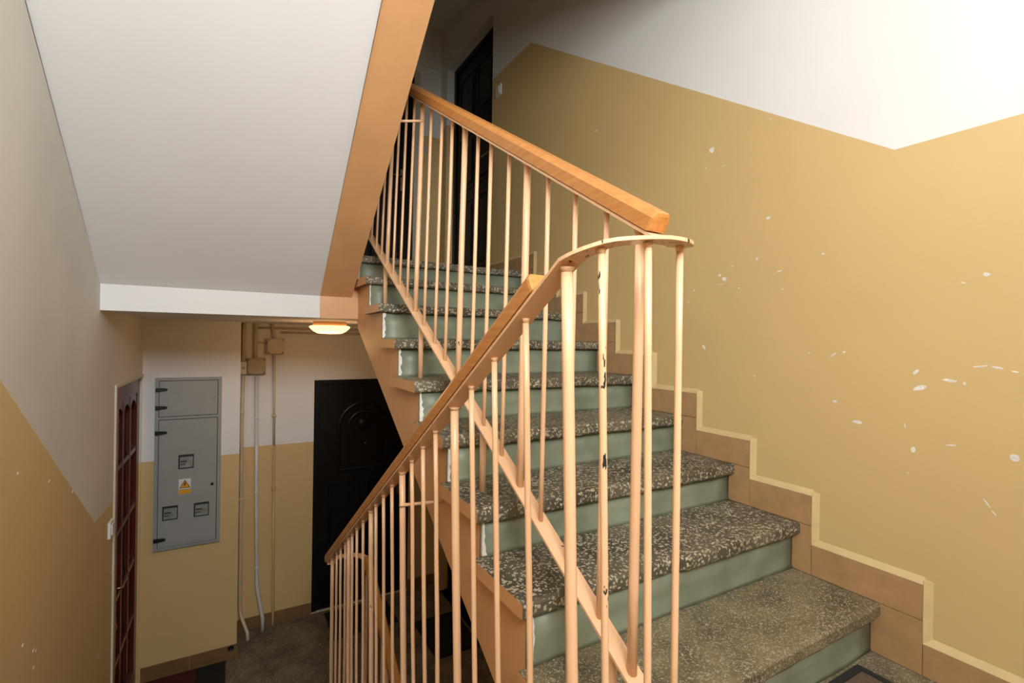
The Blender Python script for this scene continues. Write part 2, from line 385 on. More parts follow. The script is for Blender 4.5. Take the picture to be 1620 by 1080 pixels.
# ninth nosing: the edge of the upper landing
tread_mesh(9, -1.154, -0.0005, 0.085).build('landing_nosing', flight)
for k in range(1, 10):
    y = nose(k) + 0.030; z0 = trz(k-1); z1 = trz(k) - 0.0415
    b = MB(); n = 14; rg = random.Random(40+k); i = b.mi('green'); rows = []
    for q in range(n+1):
        x = XST + (-.0135-XST)*q/n
        rows.append([b.bm.verts.new((x, y+.0148, z0)), b.bm.verts.new((x, y-.004+rg.uniform(-.004, .002), z0)), b.bm.verts.new((x, y-.001+rg.uniform(-.002, .002), z0+.012)),
                     b.bm.verts.new((x, y+rg.uniform(-.0015, .0015), (z0+z1)/2)), b.bm.verts.new((x, y+rg.uniform(-.001, .001), z1)), b.bm.verts.new((x, y+.0148, z1))])
    for a, c in zip(rows, rows[1:]):
        for q in range(6): f = b.bm.faces.new([a[q], a[(q+1) % 6], c[(q+1) % 6], c[q]]); f.material_index = i; f.smooth = q in (1, 2, 3)
    for r_ in (rows[0][::-1], rows[-1]): f = b.bm.faces.new(r_); f.material_index = i
    r_ = b.build('riser', flight)
    # bare plaster showing along the riser's free edge
    b = MB(); n = 9; rg = random.Random(90+k); fr = []
    for q in range(n+1):
        z = z0 + 0.004 + (z1-z0-.006)*q/n; wd = rg.uniform(.004, .016) if k < 8 else rg.uniform(.002, .007)
        fr.append((z, wd))
    for (za, wa), (zb, wb) in zip(fr, fr[1:]):
        b.hexa([(XST-.001, y-.0055, za), (XST+wa, y-.0055, za), (XST+wb, y-.0055, zb), (XST-.001, y-.0055, zb)],
               [(XST-.001, y+.003, za), (XST+wa, y+.003, za), (XST+wb, y+.003, zb), (XST-.001, y+.003, zb)], 'plaster')
    p = b.build('plaster_edge', r_); p['label'] = 'bare whitish plaster along the free edge of the riser'
    p.location = (0, 0, 0)

# flight going down on the left of the well
dflight = thing('staircase', (-1.73, 0.0, -1.44), 'flight going down on the left towards the lower landing', 'stairs')
b = MB()
N9 = 8
top = []
for k in range(1, 10):                        # from the lower landing up (y decreasing)
    y = 2.14 - (k-1)*D - 0.03; top.append((y, FLOOR + (k-1)*H - (0.041 if k > 1 else 0))); top.append((y, FLOOR + k*H - 0.041))
top += [(-0.10, -0.041), (-0.10, -0.30), (0.05, -0.30), (2.14, -1.70), (2.14, -1.45)]
top[0] = (2.11, FLOOR - 0.01)
b.prism_x(top, -1.205, XL+.001, 'peach_wall'); b.build('stair_body', dflight)
for k in range(1, 9):
    y = 2.14 - (k-1)*D
    b = MB(); b.box(XL+.002, -1.178, y-.29, y, FLOOR+k*H-.041, FLOOR+k*H, 'tread', 0.004); b.build('tread', dflight)
    b = MB(); b.box(XL+.002, -1.205, y-.031, y-.018, FLOOR+(k-1)*H+.001, FLOOR+k*H-.0412, 'green'); b.build('riser', dflight)

# flight overhead, from the upper landing up towards the camera: only its soffit and edge are seen
oflight = thing('staircase', (-1.73, 2.14, 1.44), 'flight overhead on the left, smooth white soffit with a peach edge band', 'stairs')
b = MB()
top = []
for k in range(1, 10):
    y = 2.14 - (k-1)*D; top.append((y, UPPER + (k-1)*H)); top.append((y, UPPER + k*H - (0.0 if k < 9 else 0.005)))
SL = 0.742
def soff(y): return 1.193 + SL*(2.178 - y)
poly = [(2.178, UPPER)] + top + [(-0.05, 2.875), (-0.05, 2.60), (2.178-(2.515-1.193)/SL, 2.515), (2.178, 1.193)]
b.prism_x(poly, XL, -1.334, 'soffit'); b.build('stair_body', oflight)
b = MB(); b.prism_x(poly, -1.334, -1.162, 'peach_wall')
e = b.build('edge_band', oflight); e['label'] = 'peach painted band along the free edge of the soffit'
# lower flight that continues down below the right-hand one
lflight = copy_tree(flight, -2.88); lflight['label'] = 'flight continuing down from the lower landing, hidden under the tiled flight'
for ch in list(lflight.children):
    if ch.name.startswith('landing_nosing'): pass

# ------------------------------------------------------------------ stepped tile skirting on the right wall
TY = {1: 0.0, 2: .047, 3: .013, 4: -.003, 5: -.010, 6: -.021, 7: -.011, 8: -.012, 9: -.01}
yv = lambda k: (k-1)*D - 0.092 + TY[k]
TT = 0.0125; g = 0.0018
ti = 0
def tile(y0, y1, z0, z1):
    b = MB(); b.box(-TT, 0.0, y0+g/2, y1-g/2, z0+g/2, z1-g/2, 'tile', 0.0012); return b.build('tile', wall_right)
fil = MB()
FW = 0.020
def fillet_top(y0, y1, z): fil.prism_x([(0, 0)]*0 or [(y0, z), (y1, z), (y1, z+.001), (y0, z+.001)], -TT+.001, -.0001, 'fillet') ; fil.hexa([(-TT+.0005, y0, z), (-TT+.0005, y1, z), (0, y1, z), (0, y0, z)], [(-TT+.0025, y0, z+.003), (-TT+.0025, y1, z+.003), (-.0002, y1, z+FW), (-.0002, y0, z+FW)], 'fillet')
def fillet_side(y, z0, z1): fil.hexa([(-TT+.0005, y, z0), (-TT+.0005, y, z1), (0, y, z1), (0, y, z0)], [(-TT+.0025, y-.003, z0), (-TT+.0025, y-.003, z1), (-.0002, y-FW, z1), (-.0002, y-FW, z0)], 'fillet')
TB = 0.105
ys = [YF, -1.02, -0.68, -0.385] 
for a, c in zip(ys, ys[1:] + [yv(1)]): tile(a, c, 0.0, TB-.012)
fillet_top(YF, yv(1), TB-.012)
for k in range(1, 9):
    zt = trz(k) + TB
    tile(yv(k), nose(k)+0.029, trz(k-1), trz(k)); 
    tile(yv(k), yv(k+1), trz(k), zt)
    fillet_side(yv(k), trz(k-1)+TB-.012*(k == 1), zt + FW*.6)
    fillet_top(yv(k), yv(k+1), zt)
k = 9
tile(yv(9), nose(9)+.029, trz(8), trz(9)); tile(yv(9), RX0-0.21, UPPER, UPPER+TB); tile(RX0-0.21, RX0, UPPER, UPPER+TB)
fillet_side(yv(9), trz(8)+TB, UPPER+TB+FW*.6); fillet_top(yv(9), RX0, UPPER+TB)
f_ = fil.build('plaster_fillet', wall_right); f_['label'] = 'ochre painted plaster fillet above the stepped tiles'

# chips in the ochre paint showing the white plaster (y, z, length, width, angle)
CH = [(0.612,1.243,.0131,.0122,-173),(0.591,1.225,.0215,.0178,-148),(0.61,1.205,.0444,.003,180),(0.447,1.289,.0087,.0122,-176),(0.357,1.23,.0198,.0059,171),(0.685,0.941,.0262,.0089,-126),(0.167,0.925,.0231,.0052,148),(0.133,0.935,.0096,.0078,167),(0.246,0.929,.0073,.0044,180),(0.741,1.19,.0088,.0078,-177),(0.523,1.182,.0073,.0074,-172),(0.346,1.163,.008,.0052,-175),(0.451,0.834,.0125,.0052,-156),(0.204,1.271,.0091,.0074,-169),(0.77,1.141,.0114,.0059,-177),(0.554,1.273,.0094,.0067,-176),(-0.215,1.154,.0173,.0119,-172),(-0.167,1.136,.0135,.0033,-157),(-0.206,0.905,.034,.0059,172),(-0.239,0.903,.0237,.0074,-171),(-0.273,0.894,.0167,.0044,-171),(-0.062,0.881,.0191,.0104,131),(-0.141,0.861,.0373,.0083,-172),(-0.071,0.834,.036,.0156,157),(-0.173,0.856,.0067,.0089,180),(0.09,0.709,.031,.0122,180),(0.16,0.768,.0145,.0111,174),(-0.037,0.717,.0154,.0036,-103),(-0.058,0.65,.0201,.0133,96),(-0.145,0.679,.0275,.005,172),(-0.274,0.671,.0207,.02,-149),(-0.222,0.538,.03,.0042,-124),(-0.236,0.516,.0142,.0036,-129),(-0.046,0.578,.0046,.0044,166),(0.66,1.781,.0283,.025,180),(0.688,1.713,.0093,.0067,-163),(0.599,1.697,.0069,.0083,-165),(0.404,1.438,.0173,.0133,180),(1.423,2.144,.0336,.01,-173),(0.401,1.814,.0087,.0033,-157)]
def chip(b, y, z, L_, W_, ang, x, sx, rg):
    n = 9; a = math.radians(ang); pts = []
    for q in range(n):
        t = 2*math.pi*q/n; rr = rg.uniform(.75, 1.1)
        u, v = math.cos(t)*L_/2*rr, math.sin(t)*W_/2*rr
        pts.append((y + u*math.cos(a) - v*math.sin(a), z + u*math.sin(a) + v*math.cos(a)))
    b.prism_x(pts, x, x + sx*0.0009, 'plaster')
small = MB(); rg = random.Random(3)
for (y, z, L_, W_, a) in CH:
    if L_ > 0.016:
        b = MB(); chip(b, y, z, L_, W_, a, 0.0002, -1, rg); b.build('paint_chip', wall_right)
    else: chip(small, y, z, L_, W_, a, 0.0002, -1, rg)
o = small.build('paint_flecks', wall_right); o['kind'] = 'stuff'
small = MB()
for (y, z, L_, W_) in [(1.78,.35,.05,.018),(1.202,.555,.015,.0075),(1.486,.462,.018,.0075),(1.355,-.036,.018,.0075),(1.379,-.049,.012,.005),(1.358,-.093,.018,.0075),(1.262,.031,.015,.0125),(2.255,-.561,.039,.015)]:
    chip(small, y, z, L_, W_, 10, XL-.0002, 1, rg)
o = small.build('paint_flecks', wall_left); o['kind'] = 'stuff'

# skirting tiles of the lower landing
def skirt(x0, x1, y0, y1, parent): b = MB(); b.box(x0, x1, y0, y1, FLOOR, FLOOR+.10, 'skirt', .001); return b.build('skirting_tile', parent)
bb = bpy.data.objects.new('baseboard_back', None)
COL.objects.link(bb); bb['kind'] = 'structure'
for a, c in ((XL+.012, -1.99), (-1.988, BX+.010)): skirt(a, c, YBLK-.010, YBLK, bb)
skirt(BX, BX+.010, YBLK+.001, YB-.011, bb)
for a, c in ((BX+.011, -1.42), (-1.418, DB0-.002), (DB1+.002, -.012)): skirt(a, c, YB-.010, YB, bb)
br = bpy.data.objects.new('baseboard_right', None); COL.objects.link(br); br['kind'] = 'structure'
skirt(-.010, 0, RX1+.001, YB-.011, br); skirt(-.010, 0, 2.32, RX0-.001, br)
bl = bpy.data.objects.new('baseboard_left', None); COL.objects.link(bl); bl['kind'] = 'structure'
skirt(XL, XL+.010, 2.20, DL0-.042, bl)

# ------------------------------------------------------------------ doors
def arch_pts(cx, cz, r, y, n=14): return [(cx + r*math.cos(math.pi*q/n), y, cz + r*math.sin(math.pi*q/n)) for q in range(n+1)]
def black_door_back(name, dz):
    x0, x1, z0, z1 = DB0, DB1, FLOOR+dz, DBZ+dz; y = YB + 0.02
    b = MB(); w_ = 0.045
    b.box(x0, x0+w_, y-.012, y+.06, z0, z1, 'black', .003); b.box(x1-w_, x1, y-.012, y+.06, z0, z1, 'black', .003); b.box(x0+w_, x1-w_, y-.012, y+.06, z1-w_, z1, 'black', .003)
    d = struct(b.build(name))
    b = MB(); b.box(x0+w_, x1-w_, y, y+.045, z0+.008, z1-w_, 'black', .002); leaf = b.build('door_leaf', d)
    cx = (x0+x1)/2; pr8 = [(.014*math.cos(2*math.pi*q/8), .010*math.sin(2*math.pi*q/8)) for q in range(8)]
    zc = z0 + 1.62; r = .215
    b = MB(); b.sweep([(cx+r, y, z0+1.22)] + arch_pts(cx, zc-.02, r, y) + [(cx-r, y, z0+1.22), (cx+r*.0, y, z0+1.22), (cx+r, y, z0+1.22)], pr8, 'black', (0, 1, 0)); b.build('arch_moulding', leaf)
    b = MB(); b.sweep(arch_pts(cx, zc-.02, r*.62, y), pr8, 'black', (0, 1, 0)); b.lathe((cx, y, zc), [(.06, .0), (.055, -.012), (.02, -.02), (.0, -.021)], 'black', 20, 'y'); b.build('arch_moulding', leaf)
    for sx in (-1, 1):
        b = MB(); a0, a1 = cx+sx*.035, cx+sx*.285
        P = [(a0, y, z0+.18), (a1, y, z0+.18), (a1, y, z0+1.10), (a0, y, z0+1.10), (a0, y, z0+.18)]
        b.sweep(P, pr8, 'black', (0, 1, 0)); b.box(min(a0, a1)+.05, max(a0, a1)-.05, y-.010, y+.001, z0+.24, z0+1.04, 'black', .004); b.build('door_panel', leaf)
    b = MB(); b.lathe((cx+.02, y, z0+1.44), [(.009, .0), (.009, -.006), (.004, -.008)], 'brass', 12, 'y'); p = b.build('peephole', d); p['label'] = 'small brass peephole'
    b = MB(); hx = x1-.10
    b.box(hx-.018, hx+.018, y-.008, y, z0+.93, z0+1.13, 'brass', .003); b.tube([(hx, y-.004, z0+1.06), (hx, y-.045, z0+1.06), (hx-.11, y-.05, z0+1.055)], .008, 'brass', 10, (0, 0, 1)); p = b.build('door_handle', d); p['label'] = 'brass lever handle'
    b = MB(); b.box(x0, x1, y-.022, y+.06, z0-.0, z0+.008, 'cream', .001); b.build('threshold', d)
    return d
black_door_back('door_1', 0)
d2 = black_door_back('door_2', 2.88)
b = MB(); z0, z1 = UPPER, DBZ+2.88       # pale casing round the upper one
b.box(DB1, DB1+.055, YB-.014, YB, z0, z1+.055, 'cream', .003); b.box(DB0-.055, DB0, YB-.014, YB, z0, z1+.055, 'cream', .003); b.box(DB0, DB1, YB-.014, YB, z1, z1+.055, 'cream', .003)
p = b.build('door_casing', d2); p['label'] = 'pale door casing'
def black_door_side(name, z0, z1):
    x = 0.08; y0, y1 = RX0, RX1; w_ = .05
    b = MB()
    b.box(x-.006, x+.058, y0, y0+w_, z0, z1, 'black', .003); b.box(x-.006, x+.058, y1-w_, y1, z0, z1, 'black', .003); b.box(x-.006, x+.058, y0+w_, y1-w_, z1-w_, z1, 'black', .003)
    d = struct(b.build(name))
    b = MB(); b.box(x+.012, x+.055, y0+w_, y1-w_, z0+.006, z1-w_, 'black', .002); leaf = b.build('door_leaf', d)
    ww = (y1-y0-2*w_); 
    for r0, r1 in ((.16, .78), (.90, 1.38), (1.50, 1.93)):
        for s0, s1 in ((.10, .46), (.54, .90)):
            b = MB(); ya, yb = y0+w_+ww*s0, y0+w_+ww*s1
            P = [(x+.012, ya, z0+r0), (x+.012, yb, z0+r0), (x+.012, yb, z0+r1), (x+.012, ya, z0+r1), (x+.012, ya, z0+r0)]
            b.sweep(P, [(.012*math.cos(2*math.pi*q/8), .009*math.sin(2*math.pi*q/8)) for q in range(8)], 'black', (1, 0, 0))
            b.box(x+.003, x+.013, ya+.045, yb-.045, z0+r0+.045, z0+r1-.045, 'black', .003); b.build('door_panel', leaf)
    b = MB(); b.lathe((x+.012, (y0+y1)/2, z0+1.45), [(.010, .0), (.010, -.008), (.004, -.010)], 'brass', 12, 'x'); p = b.build('peephole', d); p['label'] = 'small brass peephole'
    b = MB(); hy = y0+.13
    b.box(x+.003, x+.012, hy-.02, hy+.02, z0+.92, z0+1.14, 'brass', .003); b.tube([(x+.008, hy, z0+1.06), (x-.04, hy, z0+1.06), (x-.045, hy+.12, z0+1.055)], .009, 'brass', 10, (0, 0, 1)); p = b.build('door_handle', d); p['label'] = 'brass lever handle'
    return d
black_door_side('door_3', UPPER, RZ); black_door_side('door_4', FLOOR, LZ)
# the dark red glazed door on the left wall
b = MB()
b.box(XL-.001, XL+.008, DL0-.028, DL0, FLOOR, DLZ+.018, 'cream', .002); b.box(XL-.001, XL+.008, DL0, YBLK-.001, DLZ, DLZ+.018, 'cream', .002)
d5 = struct(b.build('door_5'))
b = MB(); b.box(XL-.05, XL+.007, DL0+.001, DL0+.050, FLOOR+.002, DLZ-.001, 'redlit', .002); p = b.build('door_jamb', d5); p['label'] = 'red jamb on the near side, its lit edge painted brighter'
xf = XL - 0.012; b = MB()
st = .095
b.box(xf-.04, xf, DL0+.0505, DL0+st, FLOOR+.005, DLZ, 'redwood', .004); b.box(xf-.04, xf, DL1-st, DL1, FLOOR+.005, DLZ, 'redwood', .004)
b.box(xf-.04, xf, DL0+st, DL1-st, FLOOR+.005, FLOOR+.16, 'redwood', .004); b.box(xf-.04, xf, DL0+st, DL1-st, DLZ-.10, DLZ, 'redwood', .004)
leaf = b.build('door_leaf', d5)
ya, yb = DL0+st, DL1-st; zb, zt = FLOOR+.16, DLZ-.10
nv, nh = 3, 5
rows_ = [zb + (zt-zb)*q/nh for q in range(nh+1)]; cols_ = [ya + (yb-ya)*q/nv for q in range(nv+1)]
for q in range(nh):
    for r in range(nv):
        b = MB(); b.box(xf-.028, xf-.020, cols_[r], cols_[r+1], rows_[q], rows_[q+1], 'pane'); b.build('pane', leaf)
for q in range(1, nv): b = MB(); b.box(xf-.018, xf-.002, cols_[q]-.016, cols_[q]+.016, zb, zt, 'redwood', .004); b.build('glazing_bar', leaf)
for q in range(1, nh): b = MB(); b.box(xf-.019, xf-.004, ya, yb, rows_[q]-.014, rows_[q]+.014, 'redwood', .004); b.build('glazing_bar', leaf)
for r in range(nv):        # arched heads of the top row
    b = MB(); c0, c1 = cols_[r]+.012, cols_[r+1]-.012; cm = (c0+c1)/2; rr = (c1-c0)/2
    pts = [(c0, zt), (c0, zt-.11)] + [(cm - rr*math.cos(math.pi*q/10), zt-.11 + .075*math.sin(math.pi*q/10)) for q in range(1, 10)] + [(c1, zt-.11), (c1, zt)]
    for (u0, v0), (u1, v1) in zip(pts[1:-1], pts[2:]): b.hexa([(xf-.018, u0, v0), (xf-.018, u1, v1), (xf-.018, u1, zt), (xf-.018, u0, zt)], [(xf-.004, u0, v0), (xf-.004, u1, v1), (xf-.004, u1, zt), (xf-.004, u0, zt)], 'redwood')
    b.build('arched_head', leaf)
b = MB(); hy = DL0+.074; hz = -0.42
b.box(xf, xf+.006, hy-.018, hy+.018, hz-.14, hz+.05, 'brass', .002); b.tube([(xf, hy, hz), (xf+.04, hy, hz), (xf+.044, hy+.10, hz+.010)], .0065, 'brass', 10, (0, 0, 1))
p = b.build('door_handle', d5); p['label'] = 'brass lever handle'
b = MB(); b.lathe((xf, hy, hz-.21), [(.022, 0), (.022, .012), (.012, .02), (.0, .021)], 'brass', 16, 'x'); p = b.build('lock', d5); p['label'] = 'round brass lock'

# ------------------------------------------------------------------ railings
xl_ = lambda y: -1.28 + .03*(y+.06)/2.3
zl_ = lambda y: 1.085 - .617*(y+.06)
xr_ = lambda y: -1.06 + .025*y/2.2
zr_ = lambda y: 1.180 + .611*y
STRIP = [(-.022, 0), (.022, 0), (.022, .006), (-.022, .006)]
HW = [(-.024, 0.008), (.024, .008), (.024, .034), (.016, .047), (-.016, .047), (-.024, .034)]
rail = thing('stair_railing', (-1.17, 0.0, 0.0), 'peach steel railing round the stair well with orange wooden handrails', 'railing')
b = MB(); b.sweep([(xr_(y), y, zr_(y)) for y in (2.36, 1.5, .7, -.03)], STRIP, 'peach', side=(1, 0, 0)); b.build('rail_strip', rail)
b = MB(); b.sweep([(xl_(y), y, zl_(y)) for y in (-.06, .7, 1.5, 2.25)], STRIP, 'peach', side=(1, 0, 0)); b.build('rail_strip', rail)
def handrail(pts, nm, par):
    b = MB(); p = [Vector(q) for q in pts]; sc = []
    b.sweep(pts, HW, 'wood', side=(1, 0, 0))
    es = [e for e in b.bm.edges if len(e.link_faces) == 2 and any(len(f.verts) == 6 for f in e.link_faces)]
    bmesh.ops.bevel(b.bm, geom=es, offset=.007, segments=2, affect='EDGES', profile=.6)
    return b.build(nm, par)
handrail([(xr_(y), y, zr_(y)) for y in (2.36, 1.5, .7, -.035)], 'handrail', rail)
handrail([(xl_(y), y, zl_(y)) for y in (.015, .7, 1.5, 2.27)], 'handrail', rail)
# flat bar that turns round the well end
UC = Vector((-1.17, -.06)); UR = .11; pts = []; sides = []
n = 22; UY = .84
def zu(t):
    ks = [(0, 1.085), (45, 1.108), (90, 1.117), (135, 1.122), (165, 1.130), (180, 1.142)]; a = math.degrees(t)
    for (a0, z0), (a1, z1) in zip(ks, ks[1:]):
        if a <= a1 + 1e-6: return z0 + (z1-z0)*(a-a0)/(a1-a0)
for q in range(n+1):
    t = math.pi*q/n
    pts.append((UC.x - UR*math.cos(t), UC.y - UR*math.sin(t)*UY, zu(t)))
    sides.append((-math.cos(t), -math.sin(t), 0))
pts.append((-1.06, -.028, zr_(-.028))); sides.append((1, 0, 0))
b = MB(); fs = b.sweep(pts, STRIP, 'peach_chip', side=sides)
b.build('turn_strip', rail)
RB, RT = .0103, .0062
def upright(name, x, y, zt, xb, zb, r, par=rail, n=12, m='peach'):
    b = MB(); rg = random.Random(int(y*1000)+7); m_ = 5; P = []
    for q in range(m_+1):
        t = q/m_; jit = 0 if q in (0, m_) else rg.uniform(-.0012, .0012)
        P.append((x + (xb-x)*t + jit, y + jit, zt + (zb-zt)*t))
    b.tube(P, r, m, n)
    b.lathe((x, y, zt-.010), [(r*1.0, .001), (r*1.18, .006), (r*1.32, .0095)], 'peach', 12)
    return b.build(name, par)
barR = lambda y: .292 + .582*y
RTH = [.003, .442, .876, 1.345, 1.80, 2.24]; RTN = [.105, .218, .336, .548, .668, .766, .997, 1.104, 1.23, 1.46, 1.575, 1.69, 1.91, 2.02, 2.13]
for y in RTH: upright('post', xr_(y), y, zr_(y)-.001, -1.065, barR(y)+.004, RB)
for y in RTN: upright('baluster', xr_(y), y, zr_(y)-.001, -1.065, barR(y)+.004, RT)
b = MB(); b.sweep([(-1.065, y, barR(y)) for y in (2.36, 1.2, -.06)], STRIP, 'peach', side=(1, 0, 0)); b.build('bottom_bar', rail)
for y, k in ((.06, 1), (.671, 3), (1.266, 5), (1.83, 7)):
    b = MB(); b.tube([(-1.065, y, barR(y)+.001), (-1.065, y, trz(k))], .0105, 'peach'); b.build('foot', rail)
LTH = [-.052, .421, .855, 1.27, 1.70, 2.151]; LTN = [.079, .207, .321, .553, .655, .757, .975, 1.085, 1.195, 1.41, 1.53, 1.63, 1.79, 1.91, 2.02]
barL = lambda y: zl_(y) - .89
for y in LTH: upright('post', xl_(y), y, zl_(y)-.001, -1.25, barL(y)+.004, RB)
for y in LTN: upright('baluster', xl_(y), y, zl_(y)-.001, -1.25, barL(y)+.004, RT)
b = MB(); b.sweep([(-1.25, y, barL(y)) for y in (-.06, 1.2, 2.25)], STRIP, 'peach', side=(1, 0, 0)); b.build('bottom_bar', rail)
for y in (.30, 1.0, 1.7, 2.18):
    k = math.floor((2.14 - y)/D) + 1
    b = MB(); b.tube([(-1.25, y, barL(y)+.001), (-1.25, y, FLOOR + k*H if k <= 8 else 0)], .0105, 'peach'); b.build('foot', rail)
# balusters under the turn, down to a lower turn bar
low = []; lsides = []
for q in range(n+1):
    t = math.pi*q/n
    low.append((-1.1575 - .0925*math.cos(t), UC.y - UR*math.sin(t)*1.0, .195 + .062*(q/n))); lsides.append((-math.cos(t), -math.sin(t), 0))
b = MB(); b.sweep(low, STRIP, 'peach', side=lsides); b.build('bottom_bar', rail)
for t in (math.radians(36), math.radians(77), math.radians(128)):
    q = t/math.pi*n
    zt = zu(t)
    upright('baluster', UC.x - UR*math.cos(t), UC.y - UR*math.sin(t)*UY, zt-.001, -1.1575 - .0925*math.cos(t), .20 + .062*(q/n), RT, m='peach_chip' if t < .7 else 'peach')
# ties from the railing to the stair edges
b = MB(); b.tube([(xl_(.855)-.012, .84, .415), (-1.126, .84, .405)], .0055, 'peach', 10); b.build('tie_bar', rail)
b = MB(); b.tube([(xr_(1.345)+.004, 1.335, 1.915), (-1.163, 1.335, 1.885)], .0055, 'peach', 10); b.build('tie_bar', rail)

# railing of the flight below: its handrail rises to the lower landing
rail2 = thing('stair_railing', (-1.06, 2.2, -1.44), 'lower peach railing with orange handrail seen through the balusters', 'railing')
zq = lambda y: zr_(y) - 2.88
b = MB(); b.sweep([(-1.05, y, zq(y)) for y in (2.2, 1.2, .2)], STRIP, 'peach', side=(1, 0, 0)); b.build('rail_strip', rail2)
handrail([(-1.05, y, zq(y)) for y in (2.2, 1.2, .2)], 'handrail', rail2)
pts = []; sides = []
for q in range(13):
    t = math.pi*q/12; pts.append((-1.148 + .098*math.cos(t), 2.215 + .09*math.sin(t), zq(2.2) + (zl_(2.25)-zq(2.2))*q/12)); sides.append((math.cos(t), math.sin(t), 0))
b = MB(); b.sweep(pts, STRIP, 'peach', side=sides); b.build('turn_strip', rail2)
for i_, y in enumerate([2.18, 2.07, 1.96, 1.85, 1.74, 1.63, 1.52, 1.41, 1.30]):
    upright('post' if i_ % 4 == 0 else 'baluster', -1.05, y, zq(y)-.001, -1.05, barR(y)-2.876, RB if i_ % 4 == 0 else RT, rail2)
b = MB(); b.sweep([(-1.05, y, barR(y)-2.88) for y in (2.2, 1.2, .2)], STRIP, 'peach', side=(1, 0, 0)); b.build('bottom_bar', rail2)
for y, k in ((1.266, 5), (1.83, 7)): b = MB(); b.tube([(-1.05, y, barR(y)-2.879), (-1.05, y, trz(k)-2.88)], .0105, 'peach'); b.build('foot', rail2)

# ------------------------------------------------------------------ meter cabinet
cab = thing('meter_cabinet', (-2.01, YBLK, -.55), 'tall grey steel meter cabinet with two doors on the shaft wall', 'cabinet')
X0, X1, Z0, Z1 = -2.211, -1.814, -.545, .664; y = YBLK
b = MB(); b.box(X0, X1, y-.022, y, Z0, Z1, 'grey', .003); b.build('cabinet_body', cab)
def cdoor(z0, z1):
    b = MB(); b.box(X0+.022, X1-.022, y-.0235, y-.0215, z0-.004, z1+.004, 'dark'); b.build('door_gap', cab)
    b = MB(); b.box(X0+.026, X1-.026, y-.032, y-.0236, z0, z1, 'grey', .0015); return b.build('door', cab)
up_d = cdoor(.394, .640); lo_d = cdoor(-.520, .368)
for z, par in ((.583, up_d), (.458, up_d), (.283, lo_d), (-.462, lo_d)):
    b = MB(); b.prism_y([(X0+.004, z-.013), (X0+.055, z-.010), (X0+.072, z-.006), (X0+.072, z+.006), (X0+.055, z+.010), (X0+.004, z+.013)], y-.046, y-.0322, 'hinge')
    h_ = b.build('hinge', par); h_['label'] = 'black plastic hinge'; h_.location = (0, 0, 0)
for (x, z, par) in ((-1.862, .518, up_d), (-1.866, -.112, lo_d)):
    b = MB(); b.lathe((x, y-.032, z), [(.010, 0), (.010, -.005), (.006, -.007), (0, -.0072)], 'hinge' if par is lo_d else 'grey', 16, 'y'); l_ = b.build('lock', par); l_.location = (0, 0, 0)
for (xa, xb, za, zb) in ((-2.071, -1.979, .018, .118), (-2.160, -2.069, -.333, -.233), (-1.976, -1.883, -.335, -.235)):
    b = MB(); b.box(xa, xb, y-.0335, y-.0318, za, zb, 'dark', .0006); w_ = b.build('meter_window', lo_d); w_.location = (0, 0, 0)
    b2 = MB(); b2.box(xa+.009, xb-.006, y-.0345, y-.0334, za+.008, zb-.016, 'meter'); 
    b2.box(xa+.012, xa+.052, y-.0350, y-.0346, za+.046, za+.058, 'meterdark'); b2.box(xa+.012, xa+.042, y-.0350, y-.0346, za+.028, za+.036, 'meterdark')
    # window frame
    for (a, c, e_, f) in ((xa-.004, xa, za-.004, zb+.004), (xb, xb+.004, za-.004, zb+.004), (xa, xb, za-.004, za), (xa, xb, zb, zb+.004)): b2.box(a, c, y-.0352, y-.0322, e_, f, 'grey')
    w2 = b2.build('meter_face', lo_d); w2.location = (0, 0, 0)
b = MB(); xc = -2.031; b.box(xc-.036, xc+.036, y-.0330, y-.0320, -.126, -.054, 'stickerwhite'); b.box(xc-.036, xc+.036, y-.0330, y-.0320, -.160, -.130, 'stickeryellow')
b.prism_y([(xc-.033, -.119), (xc+.033, -.119), (xc, -.060)], y-.0334, y-.0330, 'hinge')
b.prism_y([(xc-.027, -.1155), (xc+.027, -.1155), (xc, -.067)], y-.0337, y-.0334, 'stickeryellow')
b.prism_y([(xc+.002, -.074), (xc-.008, -.096), (xc-.001, -.096), (xc-.006, -.1135), (xc+.008, -.092), (xc+.001, -.092), (xc+.006, -.078)], y-.034, y-.0337, 'hinge')
s_ = b.build('warning_sign', lo_d); s_['label'] = 'white and yellow warning sticker with a lightning triangle'; s_.location = (0, 0, 0)

# ------------------------------------------------------------------ pipes and boxes in the corner beside the shaft
PY = YB - .03
def clips(par, x, zs, m):
    for z in zs:
        b = MB(); b.box(x-.017, x+.017, YB-.05, YB, z-.006, z+.006, m, .002); c = b.build('pipe_clip', par); 
pa = thing('conduit', (-1.672, PY, FLOOR), 'cream pipe hugging the shaft corner, kicked outward at the floor', 'pipe')
b = MB(); b.tube([(-1.672, PY, CEIL), (-1.672, PY, .7605)], .016, 'pipe'); b.build('pipe_section', pa)
b = MB(); b.tube([(-1.672, PY, .6595), (-1.676, PY, .3), (-1.672, PY, -1.22), (-1.665, PY-.005, -1.29), (-1.62, PY-.11, -1.385), (-1.615, PY-.13, -1.44)], .013, 'pipe', 12, (1, 0, 0)); b.build('pipe_section', pa)
clips(pa, -1.672, (.35, -.35), 'pipe')
b = MB(); b.box(BX+.001, BX+.006, PY-.025, PY+.012, .80, CEIL, 'dark'); b.build('cable_slot', pa)
pb = thing('conduit', (-1.56, PY, FLOOR), 'pale grey pipe below the brown junction box, bent near the floor', 'pipe')
